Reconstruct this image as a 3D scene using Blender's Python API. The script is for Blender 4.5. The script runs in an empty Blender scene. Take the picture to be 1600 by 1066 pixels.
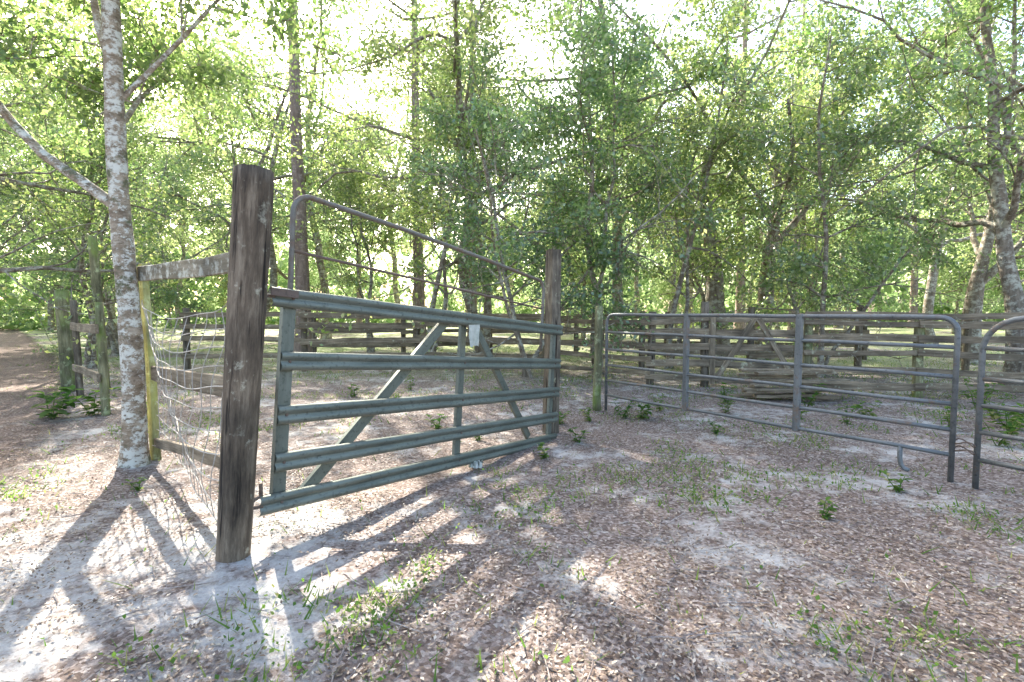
import bpy, math
import numpy as np
from mathutils import Vector, Matrix, Quaternion

scene = bpy.context.scene
COL = scene.collection
PI = math.pi

# ------------------------------------------------------------------ noise
_rs = np.random.RandomState(5)
_tab = _rs.rand(256, 256)
def vnoise(x, y):
    x = np.asarray(x, float); y = np.asarray(y, float)
    xi = np.floor(x).astype(int); yi = np.floor(y).astype(int)
    fx = x-xi; fy = y-yi
    fx = fx*fx*(3-2*fx); fy = fy*fy*(3-2*fy)
    a = _tab[xi % 256, yi % 256]; b = _tab[(xi+1) % 256, yi % 256]
    c = _tab[xi % 256, (yi+1) % 256]; d = _tab[(xi+1) % 256, (yi+1) % 256]
    return (a*(1-fx)+b*fx)*(1-fy)+(c*(1-fx)+d*fx)*fy
def fbm(x, y, s=1.0):
    return .5*vnoise(x*s, y*s)+.3*vnoise(x*s*2.1+7, y*s*2.1+3)+.2*vnoise(x*s*4.3+11, y*s*4.3+5)

def gh(x, y):
    x = np.asarray(x, float); y = np.asarray(y, float)
    h = -.085*np.exp(-((x-.6)**2+(y-6.0)**2)/2.2)
    near = np.exp(-((x*x+(y-4)**2)/900.))
    h = h+(vnoise(x*1.3+9, y*1.3)-.5)*.05*near+(vnoise(x*4+3, y*4)-.5)*.018*near
    far = np.clip((y-16)/20, 0, 1)
    h = h+(vnoise(x*.09+4, y*.09+8)-.5)*.7*far
    return h
def gz(x, y): return float(gh(x, y))

# ------------------------------------------------------------------ materials
def newmat(name):
    m = bpy.data.materials.new(name); m.use_nodes = True
    nt = m.node_tree; nt.nodes.clear()
    return m, nt
def ramp(nt, fac, stops):
    r = nt.nodes.new('ShaderNodeValToRGB')
    el = r.color_ramp.elements
    while len(el) < len(stops): el.new(.5)
    for e, (p, c) in zip(el, stops):
        e.position = p; e.color = (*c, 1)
    nt.links.new(fac, r.inputs[0]); return r.outputs[0]
def mixc(nt, f, a, b, mode='MIX'):
    m = nt.nodes.new('ShaderNodeMix'); m.data_type = 'RGBA'; m.blend_type = mode
    for s, v in ((m.inputs[0], f), (m.inputs[6], a), (m.inputs[7], b)):
        if hasattr(v, 'is_output'): nt.links.new(v, s)
        elif isinstance(v, (int, float)): s.default_value = v
        else: s.default_value = (*v, 1)
    return m.outputs[2]
def noise(nt, vec, scale, detail=4, rough=.6):
    n = nt.nodes.new('ShaderNodeTexNoise')
    n.inputs['Scale'].default_value = scale; n.inputs['Detail'].default_value = detail
    n.inputs['Roughness'].default_value = rough
    nt.links.new(vec, n.inputs['Vector']); return n.outputs[0]
def mapping(nt, vec, scale, rnd=True):
    m = nt.nodes.new('ShaderNodeMapping'); m.inputs['Scale'].default_value = scale
    if rnd:
        oi = nt.nodes.new('ShaderNodeObjectInfo')
        c = nt.nodes.new('ShaderNodeMath'); c.operation = 'MULTIPLY'; c.inputs[1].default_value = 37.0
        nt.links.new(oi.outputs['Random'], c.inputs[0]); nt.links.new(c.outputs[0], m.inputs['Location'])
    nt.links.new(vec, m.inputs['Vector']); return m.outputs[0]
def smooth(nt, v, a, b, lo=0.0, hi=1.0):
    m = nt.nodes.new('ShaderNodeMapRange'); m.inputs[1].default_value = a; m.inputs[2].default_value = b
    m.inputs[3].default_value = lo; m.inputs[4].default_value = hi
    nt.links.new(v, m.inputs[0]); return m.outputs[0]
def math_(nt, op, a, b):
    m = nt.nodes.new('ShaderNodeMath'); m.operation = op
    for s, v in ((m.inputs[0], a), (m.inputs[1], b)):
        if hasattr(v, 'is_output'): nt.links.new(v, s)
        else: s.default_value = v
    return m.outputs[0]
def finish(nt, col, rough=.9, bumpv=None, bs=.5, bd=.02, metallic=0.0):
    b = nt.nodes.new('ShaderNodeBsdfPrincipled'); o = nt.nodes.new('ShaderNodeOutputMaterial')
    if hasattr(col, 'is_output'): nt.links.new(col, b.inputs['Base Color'])
    else: b.inputs['Base Color'].default_value = (*col, 1)
    if hasattr(rough, 'is_output'): nt.links.new(rough, b.inputs['Roughness'])
    else: b.inputs['Roughness'].default_value = rough
    if hasattr(metallic, 'is_output'): nt.links.new(metallic, b.inputs['Metallic'])
    else: b.inputs['Metallic'].default_value = metallic
    b.inputs['Specular IOR Level'].default_value = .3
    if bumpv is not None:
        bu = nt.nodes.new('ShaderNodeBump'); bu.inputs['Strength'].default_value = bs; bu.inputs['Distance'].default_value = bd
        nt.links.new(bumpv, bu.inputs['Height']); nt.links.new(bu.outputs[0], b.inputs['Normal'])
    nt.links.new(b.outputs[0], o.inputs[0]); return b

def wood_mat(name, axis, dark, mid, light, lichen=(.42, .45, .36), lamt=.5, green=None, crack=0):
    m, nt = newmat(name)
    tc = nt.nodes.new('ShaderNodeTexCoord').outputs['Object']
    sc = {'x': (1.6, 22, 22), 'z': (20, 20, 3.0)}[axis]
    g = noise(nt, mapping(nt, tc, sc), 1.0, 8, .74)
    c = ramp(nt, g, [(.3, dark), (.5, mid), (.72, light)])
    l1 = noise(nt, mapping(nt, tc, (1, 1, 1)), 9, 6, .7)
    c = mixc(nt, smooth(nt, l1, .72-lamt*.25, .8-lamt*.22), c, lichen)
    if green:
        l2 = noise(nt, mapping(nt, tc, (1, 1, .6)), 3.2, 4, .6)
        c = mixc(nt, smooth(nt, l2, .48, .68), c, green)
    big = noise(nt, mapping(nt, tc, (1, 1, 1)), 2.5, 3, .5)
    c = mixc(nt, 1.0, c, ramp(nt, big, [(.3, (.6, .6, .6)), (.7, (1.4, 1.35, 1.3))]), 'MULTIPLY')
    bump = g
    if crack:
        cr = noise(nt, mapping(nt, tc, (34, 34, 1.6)), 1.0, 4, .6)
        cf = smooth(nt, cr, .34, .41)
        c = mixc(nt, cf, (.02, .015, .011), c)
        bump = math_(nt, 'ADD', math_(nt, 'MULTIPLY', cf, .6), g)
    finish(nt, c, .95, bump, .95, .014)
    return m

def bark_mat(name, dark, light, lichen, lamt, scale=(9, 9, 2.2)):
    m, nt = newmat(name)
    tc = nt.nodes.new('ShaderNodeTexCoord').outputs['Object']
    g = noise(nt, mapping(nt, tc, scale), 2.0, 6, .7)
    c = ramp(nt, g, [(.3, dark), (.65, light)])
    l1 = noise(nt, mapping(nt, tc, (1, 1, 1.5)), 5, 6, .75)
    c = mixc(nt, smooth(nt, l1, .66-lamt*.3, .74-lamt*.26), c, lichen)
    finish(nt, c, .95, g, .9, .03)
    return m

def leaf_mat(name, cols, trans, tmix=.5, gloss=.06):
    m, nt = newmat(name)
    geo = nt.nodes.new('ShaderNodeNewGeometry')
    oi = nt.nodes.new('ShaderNodeObjectInfo')
    rnd = geo.outputs['Random Per Island']
    c = ramp(nt, rnd, cols)
    t = ramp(nt, rnd, trans)
    va = ramp(nt, oi.outputs['Random'], [(0, (.78, .90, .90)), (1, (1.12, 1.05, .90))])
    c = mixc(nt, 1.0, c, va, 'MULTIPLY'); t = mixc(nt, 1.0, t, va, 'MULTIPLY')
    d = nt.nodes.new('ShaderNodeBsdfDiffuse'); tr = nt.nodes.new('ShaderNodeBsdfTranslucent')
    mx = nt.nodes.new('ShaderNodeMixShader'); mx.inputs[0].default_value = tmix
    o = nt.nodes.new('ShaderNodeOutputMaterial')
    nt.links.new(c, d.inputs[0]); nt.links.new(t, tr.inputs[0])
    nt.links.new(d.outputs[0], mx.inputs[1]); nt.links.new(tr.outputs[0], mx.inputs[2])
    last = mx.outputs[0]
    if gloss:
        gl = nt.nodes.new('ShaderNodeBsdfGlossy'); gl.inputs['Roughness'].default_value = .4
        mg = nt.nodes.new('ShaderNodeMixShader'); mg.inputs[0].default_value = gloss
        nt.links.new(last, mg.inputs[1]); nt.links.new(gl.outputs[0], mg.inputs[2]); last = mg.outputs[0]
    nt.links.new(last, o.inputs[0])
    return m

M = {}
M['leaf'] = leaf_mat('oak_leaf', [(0, (.055, .10, .03)), (.5, (.11, .17, .055)), (1, (.22, .26, .12))],
                     [(0, (.20, .34, .07)), (.5, (.39, .53, .15)), (1, (.66, .72, .33))], .5, .08)
M['leafdark'] = leaf_mat('broad_leaf', [(0, (.045, .095, .03)), (.5, (.09, .15, .05)), (1, (.19, .24, .11))],
                     [(0, (.16, .30, .07)), (.5, (.32, .46, .14)), (1, (.55, .65, .29))], .48, .1)
M['leafhaze'] = leaf_mat('haze_tinted_leaf', [(0, (.14, .21, .08)), (.5, (.24, .30, .13)), (1, (.37, .40, .22))],
                     [(0, (.37, .51, .19)), (.5, (.56, .67, .31)), (1, (.76, .8, .48))], .5, 0)  # lighter, yellower leaf colour paints distance haze onto the background trees
M['needle'] = leaf_mat('pine_needle', [(0, (.08, .12, .06)), (1, (.17, .21, .11))],
                     [(0, (.25, .34, .12)), (1, (.45, .52, .25))], .4, 0)
M['grass'] = leaf_mat('grass_blade', [(0, (.05, .105, .03)), (.6, (.09, .165, .045)), (1, (.26, .25, .12))],
                     [(0, (.15, .30, .05)), (.6, (.27, .43, .09)), (1, (.5, .48, .2))], .42, 0)
M['litter'] = leaf_mat('dead_leaf', [(0, (.095, .062, .046)), (.35, (.20, .14, .11)), (.75, (.32, .245, .20)), (1, (.54, .46, .40))],
                     [(0, (.3, .15, .08)), (1, (.55, .4, .28))], .12, .04)
M['bark'] = bark_mat('oak_bark', (.08, .063, .045), (.25, .205, .155), (.40, .385, .31), .6)
M['barkpine'] = bark_mat('pine_bark', (.12, .085, .07), (.30, .225, .185), (.37, .32, .28), .4, (5, 5, 1.6))
M['twig'] = bark_mat('dry_twig_bark', (.16, .12, .10), (.36, .30, .26), (.45, .41, .36), .5)
M['postdark'] = wood_mat('weathered_post_wood', 'z', (.034, .026, .019), (.11, .085, .06), (.25, .205, .15), (.32, .305, .235), .5, crack=1)
M['postgrey'] = wood_mat('grey_post_wood', 'z', (.045, .037, .027), (.12, .10, .074), (.24, .21, .155), (.30, .30, .21), .55, crack=1)
M['postmoss'] = wood_mat('mossy_post_wood', 'z', (.06, .058, .035), (.15, .145, .08), (.28, .265, .17), (.34, .38, .22), .7, (.15, .21, .05))
M['postyellow'] = wood_mat('lichen_yellow_post_wood', 'z', (.12, .11, .05), (.28, .28, .11), (.42, .41, .2), (.45, .48, .25), .8, (.34, .36, .10))
M['board'] = wood_mat('weathered_board_wood', 'x', (.055, .043, .03), (.18, .145, .10), (.34, .285, .205), (.38, .38, .27), .55)
M['boardlichen'] = wood_mat('lichen_board_wood', 'x', (.08, .065, .04), (.19, .165, .115), (.32, .28, .21), (.48, .48, .40), .9)

m, nt = newmat('spotted_smooth_bark'); M['barkband'] = m
tc = nt.nodes.new('ShaderNodeTexCoord').outputs['Object']
g = noise(nt, mapping(nt, tc, (6, 6, 15)), 1.0, 7, .75)
c = ramp(nt, g, [(.32, (.09, .064, .042)), (.5, (.25, .195, .135)), (.68, (.40, .34, .26))])
b1 = noise(nt, mapping(nt, tc, (1.5, 1.5, 2.0)), 4.5, 7, .8)
c = mixc(nt, smooth(nt, b1, .485, .545), c, (.54, .53, .46))
b3 = noise(nt, mapping(nt, tc, (1, 1, 2)), 14, 5, .7)
c = mixc(nt, smooth(nt, b3, .55, .63), c, (.14, .105, .07))
b2 = noise(nt, mapping(nt, tc, (1, 1, 1.2)), 4.5, 5, .7)
c = mixc(nt, smooth(nt, b2, .57, .66), c, (.11, .11, .06))
finish(nt, c, .9, g, .9, .02)

def metal(name, base, base2, rustamt, met=.45, rough=.42):
    m, nt = newmat(name)
    tc = nt.nodes.new('ShaderNodeTexCoord').outputs['Object']
    n1 = noise(nt, mapping(nt, tc, (1.2, 6, 6)), 2.5, 6, .65)
    c = ramp(nt, n1, [(.3, base), (.7, base2)])
    n3 = noise(nt, mapping(nt, tc, (1, 1, 1)), 38, 3, .6)
    c = mixc(nt, smooth(nt, n3, .55, .75), c, tuple(v*.62 for v in base))
    n2 = noise(nt, mapping(nt, tc, (1, 1, 1)), 4.5, 7, .75)
    rf = smooth(nt, n2, .72-rustamt*.4, .80-rustamt*.36)
    c = mixc(nt, rf, c, (.15, .105, .075))
    mm = nt.nodes.new('ShaderNodeMath'); mm.operation = 'MULTIPLY_ADD'
    mm.inputs[1].default_value = -met*.9; mm.inputs[2].default_value = met; nt.links.new(rf, mm.inputs[0])
    rr = smooth(nt, n1, -.4, 1.5)
    r2 = nt.nodes.new('ShaderNodeMath'); r2.operation = 'MULTIPLY_ADD'; r2.inputs[1].default_value = .3; r2.inputs[2].default_value = rough
    nt.links.new(rr, r2.inputs[0])
    finish(nt, c, r2.outputs[0], n2, .15, .004, mm.outputs[0])
    return m
M['galv'] = metal('green_grey_gate_metal', (.105, .118, .098), (.195, .212, .178), .16, .45, .34)
M['galvpipe'] = metal('rusty_green_pipe_metal', (.14, .13, .11), (.20, .185, .155), .55, .3, .5)
M['tube'] = metal('blue_grey_tube_metal', (.11, .116, .115), (.19, .198, .195), .42, .4, .38)
M['rust'] = metal('rust_metal', (.12, .088, .07), (.18, .135, .11), .5, .2, .7)
M['wire'] = metal('wire_metal', (.28, .26, .23), (.5, .46, .41), .35, .4, .5)
m, nt = newmat('white_cloth'); M['cloth'] = m
tc = nt.nodes.new('ShaderNodeTexCoord').outputs['Object']
g = noise(nt, tc, 18, 4); finish(nt, ramp(nt, g, [(.3, (.30, .32, .26)), (.6, (.46, .46, .40))]), .8, g, .3, .01)

def ground_mat(path=False):
    m, nt = newmat('leaf_litter_path' if path else 'sandy_litter_ground')
    tc = nt.nodes.new('ShaderNodeTexCoord').outputs['Object']
    sep = nt.nodes.new('ShaderNodeSeparateXYZ'); nt.links.new(tc, sep.inputs[0])
    fine = noise(nt, tc, 45, 6, .8)
    med = noise(nt, tc, 7, 6, .7)
    big = noise(nt, tc, 1.1, 5, .65)
    vor = nt.nodes.new('ShaderNodeTexVoronoi'); vor.inputs['Scale'].default_value = 58; nt.links.new(tc, vor.inputs['Vector'])
    vs = nt.nodes.new('ShaderNodeSeparateColor'); nt.links.new(vor.outputs['Color'], vs.inputs[0])
    lit = ramp(nt, vs.outputs[0], [(0, (.10, .068, .052)), (.4, (.185, .137, .112)), (.75, (.275, .218, .187)), (1, (.43, .37, .33))])
    lit = mixc(nt, 1.0, lit, ramp(nt, fine, [(.3, (.5, .5, .5)), (.6, (1.1, 1.1, 1.1))]), 'MULTIPLY')
    sand = ramp(nt, fine, [(.3, (.31, .29, .265)), (.65, (.51, .485, .45))])
    add = nt.nodes.new('ShaderNodeMath'); add.operation = 'MULTIPLY_ADD'; add.inputs[1].default_value = .7
    nt.links.new(med, add.inputs[0]); nt.links.new(big, add.inputs[2])
    val = add.outputs[0]
    if not path:
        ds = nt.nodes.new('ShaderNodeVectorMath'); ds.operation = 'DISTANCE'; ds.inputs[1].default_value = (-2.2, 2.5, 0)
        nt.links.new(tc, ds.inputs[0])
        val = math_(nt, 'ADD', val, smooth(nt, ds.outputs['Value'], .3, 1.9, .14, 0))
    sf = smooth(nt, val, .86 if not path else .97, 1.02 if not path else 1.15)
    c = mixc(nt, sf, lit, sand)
    if not path:
        b2 = noise(nt, tc, .35, 4, .6)
        far = smooth(nt, sep.outputs[1], 9.5, 16)
        mul = nt.nodes.new('ShaderNodeMath'); mul.operation = 'MULTIPLY'
        nt.links.new(smooth(nt, b2, .38, .58), mul.inputs[0]); nt.links.new(far, mul.inputs[1])
        c = mixc(nt, mul.outputs[0], c, ramp(nt, med, [(.3, (.15, .20, .07)), (.7, (.33, .37, .16))]))
    else:
        c = mixc(nt, 1.0, c, (.84, .76, .70), 'MULTIPLY')
    b = finish(nt, c, .95, mixc(nt, .5, fine, med), .9, .035)
    if path:
        at = nt.nodes.new('ShaderNodeAttribute'); at.attribute_name = 'edge'
        ad = nt.nodes.new('ShaderNodeMath'); ad.operation = 'MULTIPLY_ADD'; ad.inputs[1].default_value = .9
        nt.links.new(med, ad.inputs[0]); nt.links.new(at.outputs['Fac'], ad.inputs[2])
        al = smooth(nt, ad.outputs[0], .7, 1.0)
        nt.links.new(al, b.inputs['Alpha'])
    return m
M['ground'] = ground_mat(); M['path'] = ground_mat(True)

# ------------------------------------------------------------------ mesh helpers
def mesh_np(name, V, F, mat, smooth_=False):
    V = np.asarray(V, np.float32).reshape(-1, 3)
    me = bpy.data.meshes.new(name)
    if isinstance(F, np.ndarray):
        k = F.shape[1]; nf = len(F)
        me.vertices.add(len(V)); me.vertices.foreach_set('co', V.ravel())
        me.loops.add(nf*k); me.loops.foreach_set('vertex_index', F.astype(np.int32).ravel())
        me.polygons.add(nf)
        me.polygons.foreach_set('loop_start', np.arange(0, nf*k, k, dtype=np.int32))
        me.update(calc_edges=True)
    else:
        me.from_pydata([tuple(map(float, v)) for v in V], [], F); me.update()
    me.materials.append(mat)
    if smooth_:
        me.polygons.foreach_set('use_smooth', np.ones(len(me.polygons), dtype=bool))
    return me
def obj(name, me, parent=None, loc=(0, 0, 0), mat4=None):
    o = bpy.data.objects.new(name, me); COL.objects.link(o)
    if mat4 is not None: o.matrix_local = mat4
    else: o.location = loc
    if parent: o.parent = parent
    return o
def tag(o, label, cat, group=None, kind=None):
    o['label'] = label; o['category'] = cat
    if group: o['group'] = group
    if kind: o['kind'] = kind
    return o
def empty(name, loc, rot=0):
    o = bpy.data.objects.new(name, None); COL.objects.link(o); o.location = loc; o.rotation_euler = (0, 0, rot)
    o.empty_display_size = .2
    return o

def tube(V, F, pts, rad, n=8, cap=True, wob=0, R=None):
    pts = [np.array(p, float) for p in pts]
    base = len(V); k = len(pts)
    t = pts[1]-pts[0]; t /= np.linalg.norm(t)+1e-9
    ref = np.array([0, 0, 1.]) if abs(t[2]) < .8 else np.array([1., 0, 0])
    u = np.cross(ref, t); u /= np.linalg.norm(u)
    ang = np.arange(n)*2*PI/n; ca = np.cos(ang); sa = np.sin(ang)
    for i in range(k):
        a = pts[max(i-1, 0)]; b = pts[min(i+1, k-1)]
        t = b-a; t /= np.linalg.norm(t)+1e-9
        u = u-t*np.dot(u, t); u /= np.linalg.norm(u)+1e-9
        w = np.cross(t, u)
        r = rad[i] if hasattr(rad, '__len__') else rad
        rr = r*(1+(R.uniform(-wob, wob, n) if wob else 0))
        ring = pts[i]+np.outer(ca*rr, u)+np.outer(sa*rr, w)
        V.extend(ring.tolist())
    for i in range(k-1):
        for j in range(n):
            j2 = (j+1) % n
            F.append((base+i*n+j, base+i*n+j2, base+(i+1)*n+j2, base+(i+1)*n+j))
    if cap:
        F.append(tuple(base+j for j in range(n))[::-1]); F.append(tuple(base+(k-1)*n+j for j in range(n)))

def frame(p0, dirx, up=(0, 0, 1)):
    x = Vector(dirx).normalized(); z = Vector(up)
    if abs(x.dot(z)) > .95: z = Vector((1, 0, 0))
    y = z.cross(x).normalized(); z = x.cross(y)
    m4 = Matrix(((x.x, y.x, z.x, p0[0]), (x.y, y.y, z.y, p0[1]), (x.z, y.z, z.z, p0[2]), (0, 0, 0, 1)))
    return m4

def board(name, p0, p1, h, t, mat, parent=None, R=None, rough=1.0):
    R = R or np.random.RandomState(1)
    p0 = Vector(p0); p1 = Vector(p1); L = (p1-p0).length
    n = max(3, int(L/.25)); V = []; F = []
    bow = R.uniform(-.025, .025)*rough; tw = R.uniform(-.03, .03)*rough
    for i in range(n+1):
        s = i/n; x = s*L; cz = bow*math.sin(PI*s)+R.normal(0, .003)*rough; cy = R.normal(0, .003)*rough
        hh = h*(1+R.normal(0, .03)*rough)/2; tt = t/2; b_ = min(.006, t*.2)
        ex = R.uniform(-.02, .02, 4)*rough if i in (0, n) else np.zeros(4)
        for q, (a, b) in enumerate(((-tt, -hh+b_), (-tt+b_, -hh), (tt-b_, -hh), (tt, -hh+b_), (tt, hh-b_), (tt-b_, hh), (-tt+b_, hh), (-tt, hh-b_))):
            V.append((x+ex[q//2], cy+a+tw*b, cz+b))
    for i in range(n):
        for j in range(8):
            F.append((i*8+j, i*8+(j+1) % 8, (i+1)*8+(j+1) % 8, (i+1)*8+j))
    F.append(tuple(range(8))[::-1]); F.append(tuple(n*8+j for j in range(8)))
    return obj(name, mesh_np(name, V, F, mat), parent, mat4=frame(p0, p1-p0))

def roundpost(name, base, top, r0, r1, mat, parent=None, R=None, n=18, seg=12, square=False, lobe=.05, tilt=0):
    R = R or np.random.RandomState(2)
    base = Vector(base); top = Vector(top); L = (top-base).length; V = []; F = []
    ph = R.uniform(0, 6.28, 4)
    for i in range(seg+1):
        s = i/seg; z = s*L; r = r0*(1-s)+r1*s
        if i == seg: r *= .97
        for j in range(n):
            a = 2*PI*j/n
            rr = r*(1+lobe*(.5*math.sin(2*a+ph[0])+.4*math.sin(3*a+ph[1]+s)+.3*math.sin(7*a+ph[2]))+R.normal(0, .006))
            if square: rr *= 1.0/max(abs(math.cos(a)), abs(math.sin(a)))**.8*.92
            zz = z+(R.normal(0, .003)+tilt*math.cos(a) if i == seg else 0)
            V.append((rr*math.cos(a)+.006*math.sin(s*9), rr*math.sin(a), zz))
    for i in range(seg):
        for j in range(n):
            F.append((i*n+j, i*n+(j+1) % n, (i+1)*n+(j+1) % n, (i+1)*n+j))
    c = len(V); V.append((0, 0, L-.004))
    for j in range(n): F.append((seg*n+j, seg*n+(j+1) % n, c))
    F.append(tuple(range(n))[::-1])
    q = (top-base).to_track_quat('Z', 'Y')
    me = mesh_np(name, V, F, mat, not square)
    if not square:
        sm = np.ones(len(me.polygons), dtype=bool); sm[-(n+1):] = False
        me.polygons.foreach_set('use_smooth', sm)
    return obj(name, me, parent, mat4=Matrix.Translation(base) @ q.to_matrix().to_4x4())

def leaves(C, size, R, down=.3, wr=.3, flat=.6):
    N = len(C)
    a = R.normal(0, 1, (N, 3)); a[:, 2] -= down
    a /= np.linalg.norm(a, axis=1)[:, None]+1e-9
    nrm = R.normal(0, 1, (N, 3)); nrm[:, 2] += flat*2
    s = np.cross(a, nrm); s /= np.linalg.norm(s, axis=1)[:, None]+1e-9
    nn = np.cross(s, a)
    l = (size*R.uniform(.6, 1.3, N))[:, None]; w = l*wr
    V = np.empty((N, 4, 3), np.float32)
    V[:, 0] = C; V[:, 1] = C+a*l*.45+s*w+nn*l*.08; V[:, 2] = C+a*l; V[:, 3] = C+a*l*.45-s*w+nn*l*.08
    F = np.arange(N*4).reshape(N, 4)
    return V.reshape(-1, 3), F

def nrmz(v): return v/(np.linalg.norm(v)+1e-9)
def perp_dir(d, ang, az):
    ref = np.array([0, 0, 1.]) if abs(d[2]) < .9 else np.array([1., 0, 0])
    u = nrmz(np.cross(ref, d)); w = np.cross(d, u)
    return nrmz(d*math.cos(ang)+(u*math.cos(az)+w*math.sin(az))*math.sin(ang))

def grow(R, p, d, L, r, lvl, cfg, B, tips):
    mx = cfg['levels']
    n = max(3, int(L/cfg['seg'][lvl]))
    pts = [p.copy()]; rad = [r]; dirs = [d]
    for i in range(n):
        d = nrmz(d+R.normal(0, cfg['wander'][lvl], 3)+np.array([0, 0, cfg['trop'][lvl]]))
        p = p+d*L/n; pts.append(p); rad.append(max(r*(1-.75*(i+1)/n), .006)); dirs.append(d)
    B.append((pts, rad, lvl))
    if lvl >= mx:
        tips.extend(pts[1:]); return
    if lvl >= mx-1: tips.extend(pts[n//2:])
    nc = cfg['kids'][lvl]; nc = int(round(nc*R.uniform(.8, 1.2)))
    az = R.uniform(0, 6.28)
    for c in range(nc):
        t = cfg['tmin'][lvl]+(1-cfg['tmin'][lvl])*((c+R.uniform(0, 1))/nc)
        i = min(n, max(1, int(t*n)))
        az += 2.4+R.uniform(-.5, .5)
        ang = math.radians(R.uniform(*cfg['ang'][lvl]))
        cd = perp_dir(dirs[i], ang, az)
        cl = L*cfg['lr'][lvl]*R.uniform(.6, 1.25)*(1.15-.5*t)
        grow(R, pts[i], cd, cl, rad[i]*R.uniform(.45, .65), lvl+1, cfg, B, tips)

def tree_meshes(name, seed, cfg, trunks, leafmat, barkmat, k, spread, lsize, wr=.3, down=.3, gap=.30):
    R = np.random.RandomState(seed); B = []; tips = []
    for (p, d, L, r) in trunks:
        grow(R, np.array(p, float), nrmz(np.array(d, float)), L, r, 0, cfg, B, tips)
    V = []; F = []
    for pts, rad, lvl in B:
        if lvl == 0:
            rad = list(rad); rad[0] *= 1.35
        tube(V, F, pts, rad, (10, 7, 4, 3, 3)[lvl], False, .07 if lvl == 0 else 0, R)
    tm = mesh_np(name+'_trunk', V, F, barkmat, True)
    T = np.array(tips)
    keep = vnoise(T[:, 0]*.9+T[:, 2]*.5+20, T[:, 1]*.9+T[:, 2]*.8+40) > gap
    T = T[keep & (R.uniform(0, 1, len(T)) < .92)]
    C = np.repeat(T, k, axis=0)+R.normal(0, spread, (len(T)*k, 3))*np.array([1, 1, .6])
    C = C[C[:, 2] > .25]
    LV, LF = leaves(C, lsize, R, down, wr)
    cm = mesh_np(name+'_crown', LV, LF, leafmat)
    return tm, cm, len(C)

CFG_OAK = dict(levels=3, seg=(.8, .6, .4, .3), wander=(.11, .22, .28, .3), trop=(.06, .04, .02, -.03),
               kids=(12, 6, 4), tmin=(.3, .25, .2), ang=((40, 80), (30, 65), (30, 70)), lr=(.50, .5, .5))
CFG_FORK = dict(levels=4, seg=(.7, .8, .5, .4, .3), wander=(.08, .16, .26, .28, .3), trop=(.05, .05, .02, .0, -.03),
               kids=(4, 6, 4, 3), tmin=(.55, .35, .25, .2), ang=((20, 48), (30, 70), (30, 65), (30, 70)), lr=(1.6, .55, .5, .5))
CFG_SLIM = dict(levels=3, seg=(.6, .4, .3, .25), wander=(.12, .22, .28, .3), trop=(.06, .02, -.01, -.04),
               kids=(14, 5, 3), tmin=(.27, .2, .2), ang=((45, 85), (30, 65), (30, 70)), lr=(.34, .5, .5))
CFG_PINE = dict(levels=2, seg=(1.2, .6, .4), wander=(.012, .12, .2), trop=(.03, .05, .05),
               kids=(22, 6), tmin=(.6, .3), ang=((60, 95), (30, 60)), lr=(.17, .45))

protos = {}
def proto(key, **k):
    protos[key] = tree_meshes(key, **k)
proto('oak_a', seed=11, cfg=CFG_OAK, trunks=[((0, 0, -.1), (.05, 0, 1), 13, .2)], leafmat=M['leaf'], barkmat=M['bark'], k=16, spread=.20, lsize=.115, gap=.32)
proto('oak_b', seed=12, cfg=CFG_OAK, trunks=[((0, 0, -.1), (-.2, .05, 1), 12, .16), ((.1, .05, -.1), (.3, .1, 1), 10, .13)], leafmat=M['leaf'], barkmat=M['bark'], k=11, spread=.20, lsize=.115, gap=.32)
proto('fork', seed=23, cfg=CFG_FORK, trunks=[((0, 0, -.1), (-.04, 0, 1), 5.2, .27)], leafmat=M['leaf'], barkmat=M['bark'], k=8, spread=.2, lsize=.115, gap=.34)
proto('fork_b', seed=29, cfg=CFG_FORK, trunks=[((0, 0, -.1), (.12, 0, 1), 4.6, .22)], leafmat=M['leafdark'], barkmat=M['bark'], k=8, spread=.2, lsize=.115, gap=.34)
proto('slim_a', seed=31, cfg=CFG_SLIM, trunks=[((0, 0, -.1), (.08, 0, 1), 8.0, .075), ((.15, .1, -.1), (-.22, .1, 1), 7, .06)], leafmat=M['leaf'], barkmat=M['bark'], k=11, spread=.16, lsize=.092)
proto('slim_b', seed=37, cfg=CFG_SLIM, trunks=[((0, 0, -.1), (-.1, .05, 1), 7, .065), ((-.1, .1, -.1), (.35, 0, 1), 6, .05), ((.1, -.1, -.1), (-.4, -.2, 1), 5.5, .045)], leafmat=M['leafdark'], barkmat=M['bark'], k=8, spread=.16, lsize=.092)
proto('pine', seed=41, cfg=CFG_PINE, trunks=[((0, 0, -.1), (.01, 0, 1), 19, .24)], leafmat=M['needle'], barkmat=M['barkpine'], k=24, spread=.28, lsize=.22, wr=.06, gap=.1)
proto('haze_a', seed=51, cfg=CFG_OAK, trunks=[((0, 0, -.1), (.1, 0, 1), 14, .18)], leafmat=M['leafhaze'], barkmat=M['bark'], k=9, spread=.32, lsize=.18, gap=.27)
proto('haze_b', seed=57, cfg=CFG_SLIM, trunks=[((0, 0, -.1), (.1, 0, 1), 7.5, .08), ((.2, .1, -.1), (-.3, .1, 1), 6.5, .07)], leafmat=M['leafhaze'], barkmat=M['bark'], k=8, spread=.26, lsize=.14)

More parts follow.
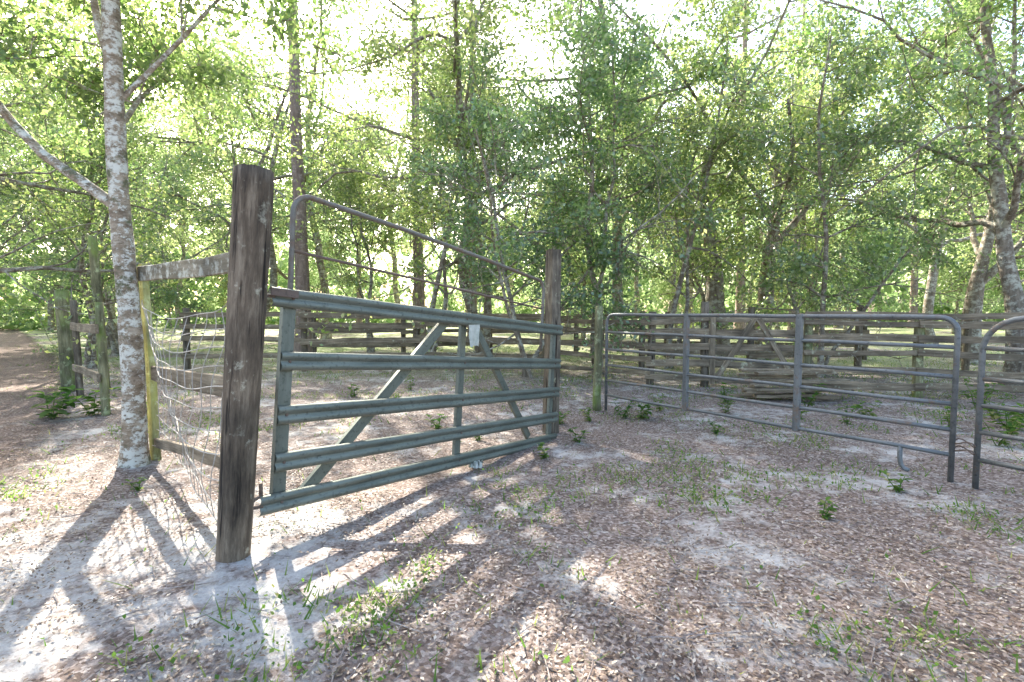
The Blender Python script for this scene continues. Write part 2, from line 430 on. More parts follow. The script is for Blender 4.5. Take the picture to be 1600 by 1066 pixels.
INFO = {
 'oak_a': ('oak_tree', 'oak tree with spreading leafy crown and grey bark', 'tree', 'oaks in the woods'),
 'oak_b': ('oak_tree', 'twin-stemmed oak tree with grey bark', 'tree', 'oaks in the woods'),
 'fork': ('oak_tree', 'forked oak with tall bare limbs and sunlit leaves', 'tree', 'oaks in the woods'),
 'fork_b': ('oak_tree', 'forked oak with dark green leaves and grey limbs', 'tree', 'oaks in the woods'),
 'slim_a': ('young_tree', 'slender young understory tree with small green leaves', 'tree', 'young trees in the understory'),
 'slim_b': ('young_tree', 'multi-stemmed young tree with dark green leaves', 'tree', 'young trees in the understory'),
 'pine': ('pine_tree', 'tall straight pine with reddish-grey bark', 'tree', 'pines in the woods'),
 'haze_a': ('oak_tree', 'oak tree with yellow-green crown paled by painted haze', 'tree', 'oaks in the woods'),
 'haze_b': ('young_tree', 'young tree among the woods, green leaves paled by painted haze', 'tree', 'young trees in the understory')}
placed = []
def plant(key, x, y, s=1.0, rot=0, label=None, sz=None):
    nm, lb, cat, grp = INFO[key]
    e = empty(nm, (x, y, gz(x, y)), rot); e.scale = (s, s, sz or s)
    tag(e, label or lb, cat, grp)
    obj('trunk', protos[key][0], e); obj('crown', protos[key][1], e)
    placed.append((x, y))
    return e

plant('pine', -6.6, 16.2, 1.0, .5, 'tall pine with pinkish bark beyond the corral fence')
plant('pine', -3.7, 20.5, 1.0, 1.7)
plant('pine', -1.6, 21, .85, 2.7)
plant('pine', 12.6, 23, .8, 3.7)
plant('pine', -25.5, 25, .9, .7)
plant('fork', 5.5, 13.6, 1.15, 2.2, 'forked oak with pale spreading limbs beyond the board fence')
plant('fork', 7.3, 15.0, 1.1, 5.0, 'forked oak leaning beside a larger oak beyond the fence')
plant('fork', 12.2, 13.6, .95, .3)
plant('fork_b', 1.2, 16.5, 1.1, 5.4)
plant('slim_b', .3, 10.8, .95, .2, 'multi-stemmed young tree behind the wooden gate post')
plant('slim_a', 1.95, 11.4, 1.0, 1.1)
plant('slim_a', -2.2, 13.8, 1.1, 3.6)
plant('oak_b', -.9, 15.0, 1.0, .9)
plant('oak_b', -10.8, 8.6, .8, 2.9)
plant('oak_a', -13.2, 11.8, .85, 2.0)
plant('oak_b', -16.6, 13.6, .9, 0.4)
plant('slim_b', -19.5, 17.0, 1.2, 2.4)
plant('slim_b', 6.6, 10.9, .95, 1.9, 'young tree with dark green leaves behind the tube panel')
plant('oak_b', 10.3, 9.6, .85, 1.0)
plant('oak_a', 8.7, 8.9, .72, 4.6, 'oak with leafy boughs hanging over the board fence')
plant('slim_a', -10.2, 12.4, .9, 2.4)
plant('slim_a', -4.8, 17.2, 1.0, 5.2)
plant('oak_b', -10.5, 21.0, 1.1, 4.0)
plant('slim_b', -12.4, 16.0, 1.1, 1.2)
plant('slim_b', -14.8, 19.0, 1.2, 5.2)
plant('oak_a', 3.6, 18.0, 1.1, 1.0)
plant('slim_a', 9.8, 16.5, 1.1, 0.4)
plant('slim_a', 3.9, 12.6, 1.0, 3.1)
R = np.random.RandomState(77)
cnt = 0
for _ in range(3000):
    y = R.uniform(20, 44); x = R.uniform(-1.12*y, 1.12*y)
    if abs(x+1.0*y) < 2.0: continue
    md = 2.8+.067*y
    if any((x-a)**2+(y-b)**2 < md*md for a, b in placed): continue
    if y < 25: key = ['oak_a', 'oak_b', 'slim_a', 'haze_b', 'haze_a', 'fork'][R.randint(6)]
    else: key = ['haze_a', 'haze_b', 'haze_a', 'haze_b', 'haze_a', 'pine'][R.randint(6)]
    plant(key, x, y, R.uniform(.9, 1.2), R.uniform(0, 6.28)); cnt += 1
    if cnt >= 62: break
print('woods', cnt)

R = np.random.RandomState(3)
N = 34000
th = R.uniform(-.95, .95, N); rr = R.uniform(50, 70, N)
x = rr*np.sin(th); y = rr*np.cos(th)
z = R.uniform(0, 1, N)**1.3*(8+10*vnoise(x*.12+40, y*.12+40))
keep = fbm(x*.3+50, z*.45+20+y*.2) > .45
C = np.stack([x, y, z], 1)[keep]
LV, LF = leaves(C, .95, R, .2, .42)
tag(obj('distant_woods', mesh_np('distant_woods', LV, LF, M['leafhaze'])), 'pale green mass of distant woods, haze painted into the leaf colour', 'woods', kind='stuff')

# ------------------------------------------------------------------ left tree
R = np.random.RandomState(8)
e = empty('oak_tree', (-3.485, 4.61, gz(-3.485, 4.61))); tag(e, 'lichen-spotted banded tree trunk beside the wire fence', 'tree')
V = []; F = []
zs = np.linspace(-.05, 4.4, 60)
path = [np.array([.03-.008*z+.018*math.sin(z*1.9), .02*math.sin(z*1.1), z]) for z in zs]
rad = [(.096+.035*math.exp(-max(z, 0)/.10)-.007*z)*(1+.03*math.sin(z*7)+.02*math.sin(z*17)) for z in zs]
tube(V, F, path, rad, 24, False, .03, R)
B = []; tips = []
cfgL = dict(levels=3, seg=(.4, .4, .3, .25), wander=(.09, .18, .27, .3), trop=(.03, .02, .0, -.04),
            kids=(7, 5, 3), tmin=(.35, .25, .2), ang=((30, 60), (30, 65), (30, 70)), lr=(.55, .5, .5))
grow(R, np.array([0, 0, 2.3]), nrmz(np.array([-1, .05, .85])), 3.8, .05, 0, cfgL, B, tips)
grow(R, np.array([0, 0, 3.2]), nrmz(np.array([.55, .35, .9])), 2.6, .026, 0, cfgL, B, tips)
grow(R, np.array([0, 0, 3.5]), nrmz(np.array([-.6, .3, 1])), 3.0, .038, 0, cfgL, B, tips)
grow(R, np.array([0, 0, 3.0]), nrmz(np.array([-.3, .8, .6])), 2.6, .03, 0, cfgL, B, tips)
grow(R, path[-1], nrmz(np.array([-.05, .1, 1])), 4.5, .07, 0, cfgL, B, tips)
for pts, rd, lvl in B: tube(V, F, pts, rd, (9, 6, 5, 4)[lvl], False, .05 if lvl == 0 else 0, R)
obj('trunk', mesh_np('left_trunk', V, F, M['barkband'], True), e)
T = np.array(tips); C = np.repeat(T, 15, axis=0)+R.normal(0, .14, (len(T)*15, 3))
C = C[C[:, 2] > 2.2]
LV, LF = leaves(C, .075, R, .4, .28)
obj('crown', mesh_np('left_crown', LV, LF, M['leaf']), e)

# ------------------------------------------------------------------ ground
def axis(lim, n):
    t = np.linspace(-1, 1, n); return np.sinh(t*5.2)/math.sinh(5.2)*lim
xs = axis(420, 301); ys = axis(420, 301)+4
X, Y = np.meshgrid(xs, ys); Z = gh(X, Y)
V = np.stack([X, Y, Z], -1).reshape(-1, 3)
n = 301; i, j = np.meshgrid(np.arange(n-1), np.arange(n-1)); a = (j*n+i).ravel()
F = np.stack([a, a+1, a+n+1, a+n], 1)
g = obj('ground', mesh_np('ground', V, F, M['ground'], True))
tag(g, 'sandy ground covered in dry leaf litter', 'ground', kind='structure')

cx = np.array([[-4.7, 1.0], [-5.4, 3.6], [-7.0, 6.0], [-10.5, 9.9], [-15.4, 15.3], [-27.2, 27], [-45.5, 44.8]])
tt = np.linspace(0, 6, 160); px = np.interp(tt, range(7), cx[:, 0]); py = np.interp(tt, range(7), cx[:, 1])
ker = np.ones(15)/15; px = np.convolve(np.pad(px, 7, 'edge'), ker, 'valid'); py = np.convolve(np.pad(py, 7, 'edge'), ker, 'valid')
dx = np.gradient(px); dy = np.gradient(py); dl = np.hypot(dx, dy); nx = -dy/dl; ny = dx/dl
W = np.linspace(-1, 1, 17); PX = px[:, None]+nx[:, None]*W*1.7; PY = py[:, None]+ny[:, None]*W*1.7
PZ = gh(PX, PY)+.012
V = np.stack([PX, PY, PZ], -1).reshape(-1, 3); n1, n2 = PX.shape
i, j = np.meshgrid(np.arange(n2-1), np.arange(n1-1)); a = (j*n2+i).ravel()
me = mesh_np('dirt_path', V, np.stack([a, a+1, a+n2+1, a+n2], 1), M['path'], True)
at = me.attributes.new('edge', 'FLOAT', 'POINT')
at.data.foreach_set('value', np.tile((1-np.abs(W)**2)*.9, n1).astype(np.float32))
tag(obj('dirt_path', me), 'leaf-strewn dirt track along the fence', 'path', kind='structure')
def pathdist(x, y):
    pxs = px[::3]; pys = py[::3]; d = np.full(len(x), 1e9)
    for a_, b_ in zip(pxs, pys): d = np.minimum(d, (x-a_)**2+(y-b_)**2)
    return np.sqrt(d)

R = np.random.RandomState(21)
def scatter(N, ymin, ymax, pw=1.6):
    y = ymin+(ymax-ymin)*R.uniform(0, 1, N)**pw
    x = R.uniform(-1.15, 1.15, N)*(y+.7)
    return x, y
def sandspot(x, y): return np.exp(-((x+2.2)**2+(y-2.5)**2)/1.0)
x, y = scatter(180000, .9, 15, 1.35)
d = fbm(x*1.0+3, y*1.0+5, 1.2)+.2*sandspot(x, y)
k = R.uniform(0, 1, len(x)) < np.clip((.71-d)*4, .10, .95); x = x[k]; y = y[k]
C = np.stack([x, y, gh(x, y)+R.uniform(.002, .02, len(x))], 1)
LV, LF = leaves(C, .026, R, 0, .22, flat=2)
LV = LV.reshape(-1, 4, 3); zc = C[:, None, 2]; LV[:, :, 2] = zc+(LV[:, :, 2]-zc)*.5; LV = LV.reshape(-1, 3)
tag(obj('fallen_leaves', mesh_np('fallen_leaves', LV, LF, M['litter'])), 'dry brown oak leaves scattered over the sand', 'leaf litter', kind='stuff')

V = []; F = []
for _ in range(360):
    y0 = 1.2+8*R.uniform()**1.3; x0 = R.uniform(-1, 1)*y0; a0 = R.uniform(0, 6.28); L = R.uniform(.05, .35)
    pts = []
    for q in range(4):
        xx = x0+math.cos(a0)*L*q/3; yy = y0+math.sin(a0)*L*q/3; a0 += R.normal(0, .07)
        pts.append((xx, yy, gz(xx, yy)+.008+R.uniform(0, .006)))
    tube(V, F, pts, [.0035, .003, .003, .002], 4, False)
tag(obj('fallen_twigs', mesh_np('fallen_twigs', V, F, M['twig'])), 'thin grey twigs lying on the leaf litter', 'twigs', kind='stuff')

def gmask(x, y):
    m_ = fbm(x+13, y+31, 1.3)
    m_ = m_+.28*np.exp(-((x+.7)**2+(y-2.25)**2)/.4)
    m_ = m_+.10*np.exp(-((x-.3)**2+(y-1.9)**2)/.5)+np.where(y > 8, .14, 0)+.06*np.exp(-((x+.5)**2+(y-5.2)**2)/1.5)
    m_ = m_-.05*np.exp(-((x-1.9)**2+(y-2.2)**2)/1.2)
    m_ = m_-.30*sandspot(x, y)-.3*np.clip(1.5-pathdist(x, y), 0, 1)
    return m_
x, y = scatter(160000, .9, 22, 1.7)
k = R.uniform(0, 1, len(x)) < np.clip((gmask(x, y)-.54)*2.0, .014, .45); x = x[k]; y = y[k]
x = x+R.normal(0, .012, len(x)); N = len(x); z = gh(x, y)
hgt = R.uniform(.015, .065, N)*(1+.6*vnoise(x*3, y*3)); az = R.uniform(0, 6.28, N); w = hgt*.055+.001*(1+y*.25)
ln = R.uniform(.2, 1.5, N)*hgt; la = R.uniform(0, 6.28, N)
V = np.empty((N, 3, 3), np.float32)
V[:, 0] = np.stack([x-np.cos(az)*w, y-np.sin(az)*w, z-.004], 1); V[:, 1] = np.stack([x+np.cos(az)*w, y+np.sin(az)*w, z-.004], 1)
V[:, 2] = np.stack([x+np.cos(la)*ln, y+np.sin(la)*ln, z+hgt], 1)
tag(obj('grass', mesh_np('grass', V.reshape(-1, 3), np.arange(N*3).reshape(N, 3), M['grass'])), 'sparse green grass growing through the litter', 'grass', kind='stuff')
x, y = scatter(150000, .9, 18, 1.7)
k = R.uniform(0, 1, len(x)) < np.clip((gmask(x, y)-.56)*2.6, .006, .7); x = x[k]; y = y[k]
C = np.stack([x, y, gh(x, y)+R.uniform(.008, .045, len(x))], 1)
LV, LF = leaves(C, .025, R, -.3, .36, flat=1.2)
tag(obj('ground_weeds', mesh_np('ground_weeds', LV, LF, M['grass'])), 'low green leafy weeds in patches on the sand', 'weeds', kind='stuff')

def seedling(seed, nst, hh, ls):
    R = np.random.RandomState(seed); V = []; F = []; C = []; O = []
    for s in range(nst):
        a = R.uniform(0, 6.28); d = np.array([math.cos(a)*.5, math.sin(a)*.5, 1]); p = np.array([0, 0, -.02]); pts = [p]
        for q in range(5):
            p = p+nrmz(d+R.normal(0, .15, 3))*hh/5*R.uniform(.7, 1.2); pts.append(p)
            for w in range(4):
                b = R.uniform(0, 6.28); C.append(p); O.append((math.cos(b)*3, math.sin(b)*3, .4))
        tube(V, F, pts, [.005, .005, .004, .004, .003, .002], 5, False)
    sm = mesh_np('seedling_stem', V, F, M['grass'])
    C = np.array(C); O = np.array(O); N = len(C)
    a = O+R.normal(0, .6, O.shape); a /= np.linalg.norm(a, axis=1)[:, None]
    sd = np.cross(a, [0, 0, 1.]); sd /= np.linalg.norm(sd, axis=1)[:, None]; nn = np.cross(sd, a)
    l = (ls*R.uniform(.6, 1.2, N))[:, None]
    V6 = np.stack([C+a*l*.05, C+a*l*.3+sd*l*.24+nn*l*.06, C+a*l*.65+sd*l*.2+nn*l*.03, C+a*l-nn*l*.15, C+a*l*.65-sd*l*.2+nn*l*.03, C+a*l*.3-sd*l*.24+nn*l*.06], 1)
    lm = mesh_np('seedling_leaf', V6.reshape(-1, 3), np.arange(N*6).reshape(N, 6), M['grass'])
    return sm, lm
seeds = [seedling(1, 3, .32, .13), seedling(2, 4, .45, .09), seedling(3, 2, .16, .06)]
sp = [(-5.9, 6.5, 0, 1.5), (-5.55, 6.75, 0, 1.2), (-4.7, 6.6, 2, 1.5), (1.5, 6.9, 1, .8), (1.75, 6.8, 0, .8), (1.05, 6.7, 2, 1.3), (2.1, 7.2, 1, .7),
      (2.9, 6.9, 1, .7), (3.6, 6.4, 2, 1.2), (4.1, 6.2, 1, .7), (4.6, 6.6, 0, .8), (5.2, 6.0, 1, .8), (5.0, 5.2, 1, .9), (5.4, 5.5, 1, 1.0), (5.9, 6.0, 0, 1.1), (6.2, 6.5, 1, 1.0),
      (.75, 5.7, 2, 1.2), (.6, 6.6, 2, 1.2), (-.4, 5.6, 2, 1.0), (-.9, 6.2, 2, 1.3), (.35, 5.0, 2, 1.1), (3.2, 7.6, 1, .9), (4.3, 7.4, 1, 1.0), (-2.6, 8.2, 2, 1.4), (-1.8, 9.0, 1, .7), (2.4, 5.9, 2, 1.0), (6.6, 7.2, 1, 1.2),
      (2.1, 3.4, 2, .9), (3.0, 3.9, 2, 1.0), (-2.9, 3.9, 2, .7)]
for q, (x, y, k, s) in enumerate(sp):
    e = empty('weed_plant', (x, y, gz(x, y)), q*1.3); e.scale = (s, s, s)
    tag(e, 'broad-leaved green seedling growing from the litter' if k != 2 else 'small low green weed on the sandy ground', 'plant', 'seedlings on the ground')
    obj('stem', seeds[k][0], e); obj('foliage', seeds[k][1], e)

# ------------------------------------------------------------------ gate posts
R = np.random.RandomState(4)
fp = roundpost('gate_post', (-1.589, 2.82, -.12), (-1.425, 2.88, 2.17), .087, .104, M['postdark'], None, R, 32, 30, tilt=-.012, lobe=.02)
tag(fp, 'thick dark weathered round gate post, leaning', 'post')
bp = roundpost('gate_post', (.47, 6.12, -.25), (.50, 6.14, 2.12), .086, .08, M['postgrey'], None, R, 16, 18, True)
tag(bp, 'squared grey gate post with patches of lichen', 'post')
pp = roundpost('fence_post', (1.22, 7.32, -.1), (1.25, 7.34, 1.47), .062, .058, M['postmoss'], None, R, 14, 10)
tag(pp, 'short weathered wooden post holding the tube panel', 'post')

# ------------------------------------------------------------------ metal gate
gate = empty('metal_gate', (-1.47, 3.04, .236))
tag(gate, 'sagging green-grey five-rail metal gate with raised pipe top', 'gate')
xd = Vector((1.964, 2.85, 0)).normalized(); tilt = math.radians(-5.15)
m3 = Matrix.Rotation(math.atan2(xd.y, xd.x), 4, 'Z') @ Matrix.Rotation(-tilt, 4, 'Y')
gate.rotation_euler = m3.to_euler()
GL = 3.47
def rail_mesh(L):
    prof = [(.0, -.058), (-.014, -.058), (-.029, -.050), (-.036, -.036), (-.034, -.020), (-.022, -.008), (-.018, .0), (-.022, .008), (-.034, .020), (-.036, .036), (-.029, .050), (-.014, .058), (.0, .058)]
    th = .003; V = []; F = []; n = 14
    back = [(y+th, z) for y, z in prof][::-1]
    ring = prof+back; k = len(ring)
    Rr = np.random.RandomState(int(L*1000))
    for i in range(n+1):
        x = L*i/n; dz = Rr.normal(0, .0008); dy = Rr.normal(0, .0008)
        for (y, z) in ring: V.append((x, y+dy, z+dz))
    for i in range(n):
        for j in range(k):
            F.append((i*k+j, (i+1)*k+j, (i+1)*k+(j+1) % k, i*k+(j+1) % k))
    return mesh_np('rail', V, F, M['galv'], True)
rz = [1.248, .861, .533, .243, 0.0]; rx0 = [-.08, 0, 0, 0, -.08]
for i, z in enumerate(rz):
    o = obj('rail', rail_mesh(GL-rx0[i]-.003*i), gate, (rx0[i], -.012, z))
def channel(name, p0, p1, w, d_, parent, mat):
    p0 = Vector(p0); p1 = Vector(p1); L = (p1-p0).length; t = .004
    prof = [(-w/2, 0), (w/2, 0), (w/2, d_), (w/2-t, d_), (w/2-t, t), (-w/2+t, t), (-w/2+t, d_), (-w/2, d_)]
    V = []; F = []
    for i in range(5):
        for (a, b) in prof: V.append((L*i/4, b, a))
    for i in range(4):
        for j in range(8): F.append((i*8+j, i*8+(j+1) % 8, (i+1)*8+(j+1) % 8, (i+1)*8+j))
    F.append(tuple(range(8))); F.append(tuple(32+j for j in range(8))[::-1])
    dx = (p1-p0).normalized(); y = Vector((0, 1, 0)); z = dx.cross(y).normalized()
    m4 = Matrix(((dx.x, y.x, z.x, p0.x), (dx.y, y.y, z.y, p0.y), (dx.z, y.z, z.z, p0.z), (0, 0, 0, 1)))
    return obj(name, mesh_np(name, V, F, mat), parent, mat4=m4)
channel('stile', (.06, .002, -.06), (.06, .002, 1.30), .085, .035, gate, M['galv'])
channel('stile', (1.74, .002, -.05), (1.74, .002, 1.27), .075, .03, gate, M['galv'])
channel('stile', (3.36, .002, -.05), (3.36, .002, 1.27), .075, .03, gate, M['galv'])
channel('brace', (.26, .036, .0), (1.55, .036, 1.22), .085, .03, gate, M['galv'])
channel('brace', (1.93, .036, 1.22), (2.98, .036, .06), .075, .03, gate, M['galv'])
V = []; F = []
def arc(c, r, a0, a1, n=7): return [(c[0]+r*math.cos(a0+(a1-a0)*i/n), .0, c[1]+r*math.sin(a0+(a1-a0)*i/n)) for i in range(n+1)]
pts = [(.09, .0, 1.0), (.085, 0, 1.4), (.075, 0, 1.76)]+arc((.195, 1.80), .12, PI, PI/2)+[(1.0, 0, 1.895), (2.0, 0, 1.845), (2.9, 0, 1.79)]+arc((3.02, 1.655), .13, PI/2, 0)+[(3.15, 0, 1.4), (3.15, 0, 1.0)]
pts = [(a, .05, c) for a, b, c in pts]
tube(V, F, pts, .0175, 10)
obj('top_pipe', mesh_np('top_pipe', V, F, M['galvpipe'], True), gate)
V = []; F = []; tube(V, F, [(.08, .05, 1.555), (1.1, .05, 1.53), (2.1, .05, 1.50), (3.14, .05, 1.47)], .010, 8)
obj('cross_rod', mesh_np('cross_rod', V, F, M['rust'], True), gate)
def boxm(name, sx, sy, sz, mat, bev=.004):
    import bmesh
    bm = bmesh.new(); bmesh.ops.create_cube(bm, size=1); bmesh.ops.scale(bm, vec=(sx, sy, sz), verts=bm.verts)
    bmesh.ops.bevel(bm, geom=bm.edges[:], offset=bev, segments=2, affect='EDGES')
    me = bpy.data.meshes.new(name); bm.to_mesh(me); bm.free(); me.materials.append(mat); return me
for z in (1.248, 0.0):
    V = []; F = []
    if z: obj('hinge_plate', boxm('hinge_plate', .18, .006, .045, M['rust'], .002), gate, (-.01, -.054, z+.025))
    tube(V, F, [(-.14, -.02, z-.05), (-.14, -.02, z+.05)], .018, 10)
    tube(V, F, [(-.14, -.02, z), (-.06, -.03, z)], .011, 8)
    obj('hinge', mesh_np('hinge', V, F, M['rust'], True), gate)
bm_ = boxm('bolt', .018, .012, .018, M['rust'], .003)
for z in rz[:5]:
    for x in (.06, 1.74, 3.36): obj('bolt', bm_, gate, (x, -.033, z))
for z in (.30, 1.42):
    V = []; F = []
    tube(V, F, [(-1.50, 2.90, z), (-1.50, 3.0, z)], .012, 8); tube(V, F, [(-1.50, 3.0, z-.02), (-1.50, 3.0, z+.07)], .012, 8)
    h = obj('gate_hook', mesh_np('gate_hook', V, F, M['rust'], True)); tag(h, 'rusty hinge hook screwed into the gate post', 'hook', 'hinge hooks on the post')

def rag(name, w, h, seed, flat=False):
    R = np.random.RandomState(seed); n = 14; V = []; F = []
    for i in range(n+1):
        for j in range(n+1):
            u = i/n-.5; v = j/n
            if flat:
                V.append((u*w+R.normal(0, .006), (v-.5)*h+R.normal(0, .006), .02+.05*abs(math.sin(u*9+v*5))*math.cos(v*3-1.5)+R.normal(0, .007)))
            else:
                ww = w*(1-.15*v); V.append((u*ww+.004*math.sin(v*9), .006*math.sin(u*10+v*2)*(.4+v)+R.normal(0, .001), -v*h*(1-.12*abs(u)*math.sin(u*8+1))))
    for i in range(n):
        for j in range(n): F.append((i*(n+1)+j, (i+1)*(n+1)+j, (i+1)*(n+1)+j+1, i*(n+1)+j+1))
    return mesh_np(name, V, F, M['cloth'], True)
q = (Matrix.Translation(gate.location) @ gate.rotation_euler.to_matrix().to_4x4())
wp = q @ Vector((1.80, -.068, 1.205))
c = obj('cloth_rag', rag('cloth_rag', .15, .19, 3), None, tuple(wp)); c.rotation_euler = (0, 0, math.atan2(xd.y, xd.x)); tag(c, 'white rag hanging from the metal gate rail', 'rag')
c = obj('plastic_litter', rag('plastic_litter', .12, .14, 5, True), None, (-.33, 4.6, gz(-.33, 4.6)+.01)); tag(c, 'crumpled white scrap lying on the litter', 'litter')

# ------------------------------------------------------------------ tube panels
def tube_panel(name, p0, p1, zs, ups, label, cornerR, foot=None):
    p0 = Vector(p0); p1 = Vector(p1); L = (p1-p0).length
    e = empty(name, (p0.x, p0.y, 0), math.atan2(p1.y-p0.y, p1.x-p0.x)); tag(e, label, 'gate', 'tubular livestock panels')
    top = zs[0]; r = .021; cr = cornerR
    a0 = [(0, 0, .0), (0, 0, top-cr)]+[(cr-cr*math.cos(t), 0, top-cr+cr*math.sin(t)) for t in np.linspace(.2, PI/2, 6)]
    a1 = [(L-cr+cr*math.sin(t), 0, top-cr+cr*math.cos(t)) for t in np.linspace(0, PI/2-.2, 6)]+[(L, 0, top-cr), (L, 0, 0)]
    mid = [(L*q/8, 0, top+.004*math.sin(q*2.1)) for q in range(1, 8) if cr < L*q/8 < L-cr]
    V = []; F = []; tube(V, F, a0+mid+a1, r, 12)
    obj('frame', mesh_np('frame', V, F, M['tube'], True), e)
    for z in zs[1:]:
        V = []; F = []; tube(V, F, [(0.01, 0, z)]+[(L*q/8, 0, z+.004*math.sin(q*1.7+z*9)) for q in range(1, 8)]+[(L-.01, 0, z)], r*.86, 10)
        obj('rail', mesh_np('rail', V, F, M['tube'], True), e)
    for x in ups:
        board('upright', (x, 0, zs[-1]-.03), (x, 0, top+.018), .062, .052, M['tube'], e, rough=.0)
    if foot:
        V = []; F = []; zb = zs[-1]
        tube(V, F, [(foot, 0, zb), (foot, 0, .12), (foot+.01, 0, .06), (foot+.035, 0, .03), (foot+.07, 0, .02)], .019, 10)
        obj('foot', mesh_np('foot', V, F, M['tube'], True), e)
    return e
zs = [1.345, 1.103, .862, .640, .428, .22]
tube_panel('livestock_gate', (1.32, 7.13, 0), (3.60, 4.13, 0), zs, (1.27, 2.55), 'blue-grey six-rail tubular livestock gate standing on leaf litter', .12, 3.42)
tube_panel('livestock_gate', (3.66, 3.97, 0), (5.3, 1.0, 0), [1.345, 1.11, .87, .66, .45, .23], (1.2, 2.4), 'blue-grey tubular livestock gate with rounded corner', .25)
V = []; F = []
for zc in (.28, .34):
    pts = [(3.63+.03*math.cos(t), 4.05+.09*math.sin(t), zc+.02*math.sin(2*t)) for t in np.linspace(0, 2*PI, 14)]
    tube(V, F, pts, .006, 6, False)
c = obj('coupling_chain', mesh_np('coupling_chain', V, F, M['rust'], True)); tag(c, 'short rusty chain linking the two tubular panels', 'chain')

# ------------------------------------------------------------------ wooden fences
def board_fence(name, pts, heights, bh, bt, post_h, label, seed, bm='board', pm='postgrey', step=2.2, miss=.06, pr=.075, jit=.05):
    R = np.random.RandomState(seed)
    e = empty(name, (pts[0][0], pts[0][1], 0)); tag(e, label, 'fence')
    ox, oy = pts[0]
    for a, b in zip(pts[:-1], pts[1:]):
        A = Vector((a[0], a[1])); Bv = Vector((b[0], b[1])); L = (Bv-A).length; n = max(1, round(L/step)); d_ = (Bv-A)/L
        nrm = Vector((-d_.y, d_.x))
        if nrm.y > 0: nrm = -nrm
        for i in range(n+1):
            p = A+d_*(L*i/n)
            if i == n and b != pts[-1]: continue
            z0 = gz(p.x, p.y); H = post_h+R.uniform(-.08, .3)
            roundpost('post', (p.x-ox, p.y-oy, z0-.15), (p.x-ox+R.uniform(-.04, .04), p.y-oy, z0+H), pr, pr*.95, M[pm] if R.rand() < .6 else M['postgrey'], e, R, 12, 6)
        for i in range(n):
            p = A+d_*(L*i/n-.06); q_ = A+d_*(L*(i+1)/n+.06)
            za = gz(p.x, p.y); zb = gz(q_.x, q_.y)
            for k, h in enumerate(heights):
                if R.rand() < miss: continue
                o_ = nrm*(pr+bt*.5+(.034 if i % 2 else 0))
                board('board', (p.x-ox+o_.x, p.y-oy+o_.y, za+h+R.uniform(-jit, jit)), (q_.x-ox+o_.x, q_.y-oy+o_.y, zb+h+R.uniform(-jit, jit)), bh*R.uniform(.75, 1.15), bt, M[bm], e, R)
    return e
board_fence('board_fence', [(-7.4, 11.6), (-2.2, 12.0), (1.0, 11.3)], [.35, .72, 1.05, 1.30], .13, .03, 1.45, 'weathered grey board corral fence under the trees', 5)
board_fence('board_fence', [(1.0, 11.3), (2.6, 9.6), (3.5, 9.25)], [.2, .45, .72, .98, 1.22], .12, .03, 1.4, 'dark weathered board corral fence joining the gateway', 6)
board_fence('board_fence', [(5.05, 8.75), (9.6, 7.2)], [.18, .44, .70, .95, 1.18, 1.33], .11, .03, 1.35, 'weathered brown board corral fence with lichen', 7, miss=.1, jit=.035, step=1.8, pm='postmoss')
board_fence('board_fence', [(3.0, 11.8), (10.5, 11.8)], [.4, .8, 1.2], .13, .03, 1.35, 'brown weathered board fence inside the corral', 17, miss=.12)
board_fence('board_fence', [(-6.0, 15.5), (2.0, 16.0), (10.0, 14.5)], [.4, .8, 1.2], .14, .03, 1.4, 'sunlit grey board fence farther into the corral', 9, step=2.6)
board_fence('board_fence', [(-7.05, 8.3), (-5.4, 6.75)], [.5, 1.15], .12, .035, 1.35, 'mossy board fence along the dirt track', 10, pm='postmoss', step=2.6, pr=.05)
o = roundpost('fence_post', (-7.7, 8.85, -.1), (-7.75, 8.85, 1.74), .105, .10, M['postmoss'], None, np.random.RandomState(3), 14, 10); tag(o, 'thick moss-covered round fence post', 'post')
o = roundpost('fence_post', (-7.2, 9.0, -.1), (-7.3, 9.0, 2.7), .08, .068, M['postmoss'], None, np.random.RandomState(6), 12, 10); tag(o, 'tall slim moss-covered pole by the fence', 'post')

tp = empty('timber_pile', (4.4, 8.0, gz(4.4, 8.0))); tag(tp, 'low pile of old brown boards behind the panel', 'timber')
R = np.random.RandomState(12)
for i in range(9):
    a = R.uniform(-.35, .25); L = R.uniform(.5, .9); cx_ = R.uniform(-.3, .3); cy_ = R.uniform(-.2, .2); zz = .04+.055*i
    board('plank', (cx_-L*math.cos(a), cy_-L*math.sin(a), zz+R.uniform(-.01, .03)), (cx_+L*math.cos(a), cy_+L*math.sin(a), zz+R.uniform(-.01, .03)), .045, .14, M['board'], tp, R)

wg = empty('wooden_gate', (3.55, 9.2, .05), math.atan2(-.5, 1.5)); tag(wg, 'weathered wooden corral gate with diagonal braces', 'gate')
R = np.random.RandomState(15)
for z in (.12, .4, .68, .95, 1.2): board('board', (0, 0, z), (1.5, 0, z+R.uniform(-.02, .02)), .12, .025, M['board'], wg, R)
for x in (.06, 1.44): board('stile', (x, -.03, .02), (x, -.03, 1.3), .1, .025, M['board'], wg, R)
board('brace', (.1, -.032, .1), (.72, -.032, 1.2), .09, .025, M['board'], wg, R); board('brace', (1.4, -.032, .1), (.80, -.032, 1.2), .09, .025, M['board'], wg, R)

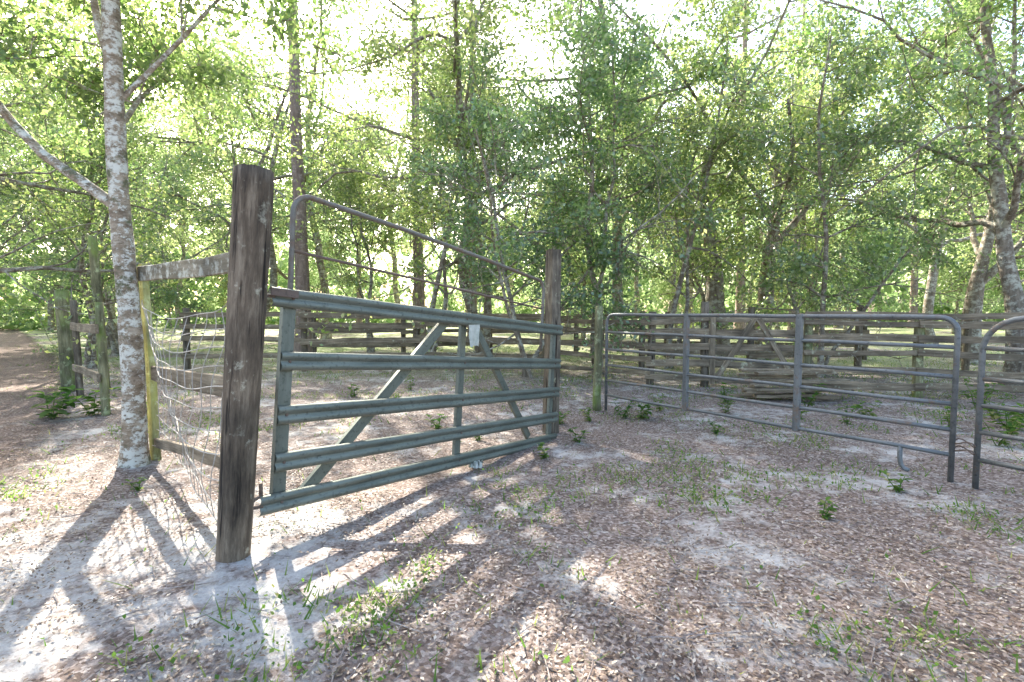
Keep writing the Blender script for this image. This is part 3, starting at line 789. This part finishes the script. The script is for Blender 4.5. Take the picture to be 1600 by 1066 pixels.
R = np.random.RandomState(33)
wf = empty('wire_fence', (-3.37, 4.78, 0)); tag(wf, 'sagging woven wire fence with lichen-covered top board', 'fence')
O = Vector((-3.37, 4.78, 0)); E = Vector((-1.60, 2.98, 0))-O
roundpost('post', (0, 0, -.1), (-.06, .02, 1.83), .04, .036, M['postyellow'], wf, R, 10, 12, True)
board('board', (-.05, -.05, 1.735), (E.x+.12, E.y+.13, 1.72), .135, .035, M['boardlichen'], wf, R)
board('board', (.02, -.03, .82), (E.x-.02, E.y+.06, .93), .14, .03, M['board'], wf, R)
board('board', (.02, -.03, .16), (E.x-.02, E.y+.06, .42), .09, .03, M['board'], wf, R)
V = []; F = []
def wpt(s, z):
    sag = -.11*math.sin(PI*s)*z; out = .075*math.sin(s*5+z*2.6)+.015*math.sin(z*11+s*9)
    return (E.x*s+out*.7, E.y*s+out*.7-.06, max(.03, .12+z+sag+.012*math.sin(s*17+z*7)))
for z in np.linspace(.02, 1.38, 11): tube(V, F, [wpt(s, z) for s in np.linspace(0, 1, 30)], .0038, 4, False)
for s in np.linspace(.03, .97, 15): tube(V, F, [wpt(s+.005*math.sin(z*9+s*20), z) for z in np.linspace(.02, 1.38, 18)], .0032, 4, False)
obj('wire', mesh_np('wire', V, F, M['wire']), wf)

# ------------------------------------------------------------------ light, world, camera
sun_az = (-.45, .89); el = math.radians(37)
sd = Vector((sun_az[0], sun_az[1], 0)).normalized()*math.cos(el)+Vector((0, 0, math.sin(el)))
sl = bpy.data.lights.new('sun', 'SUN'); sl.energy = 24.0; sl.angle = math.radians(.5); sl.color = (1, .94, .84)
so = bpy.data.objects.new('sun', sl); COL.objects.link(so); so.rotation_euler = sd.to_track_quat('Z', 'Y').to_euler(); so.location = (-10, 20, 15)
w = bpy.data.worlds.new('World'); scene.world = w; w.use_nodes = True
nt = w.node_tree; nt.nodes.clear()
sky = nt.nodes.new('ShaderNodeTexSky'); sky.sky_type = 'NISHITA'; sky.sun_disc = False
sky.sun_elevation = el; sky.sun_rotation = math.atan2(sd.x, sd.y); sky.dust_density = 4; sky.air_density = 1.0
bg = nt.nodes.new('ShaderNodeBackground'); bg.inputs[1].default_value = .85
out = nt.nodes.new('ShaderNodeOutputWorld'); nt.links.new(sky.outputs[0], bg.inputs[0]); nt.links.new(bg.outputs[0], out.inputs[0])

cam = bpy.data.cameras.new('camera'); cam.sensor_width = 36; cam.lens = 18; cam.clip_end = 2000; cam.clip_start = .05
co = bpy.data.objects.new('camera', cam); COL.objects.link(co); co.location = (0, 0, 1.4); co.rotation_euler = (math.radians(90-3.4), 0, 0)
scene.camera = co
scene.view_settings.view_transform = 'Standard'; scene.view_settings.look = 'None'; scene.view_settings.exposure = 0
print({k: v[2] for k, v in protos.items()})
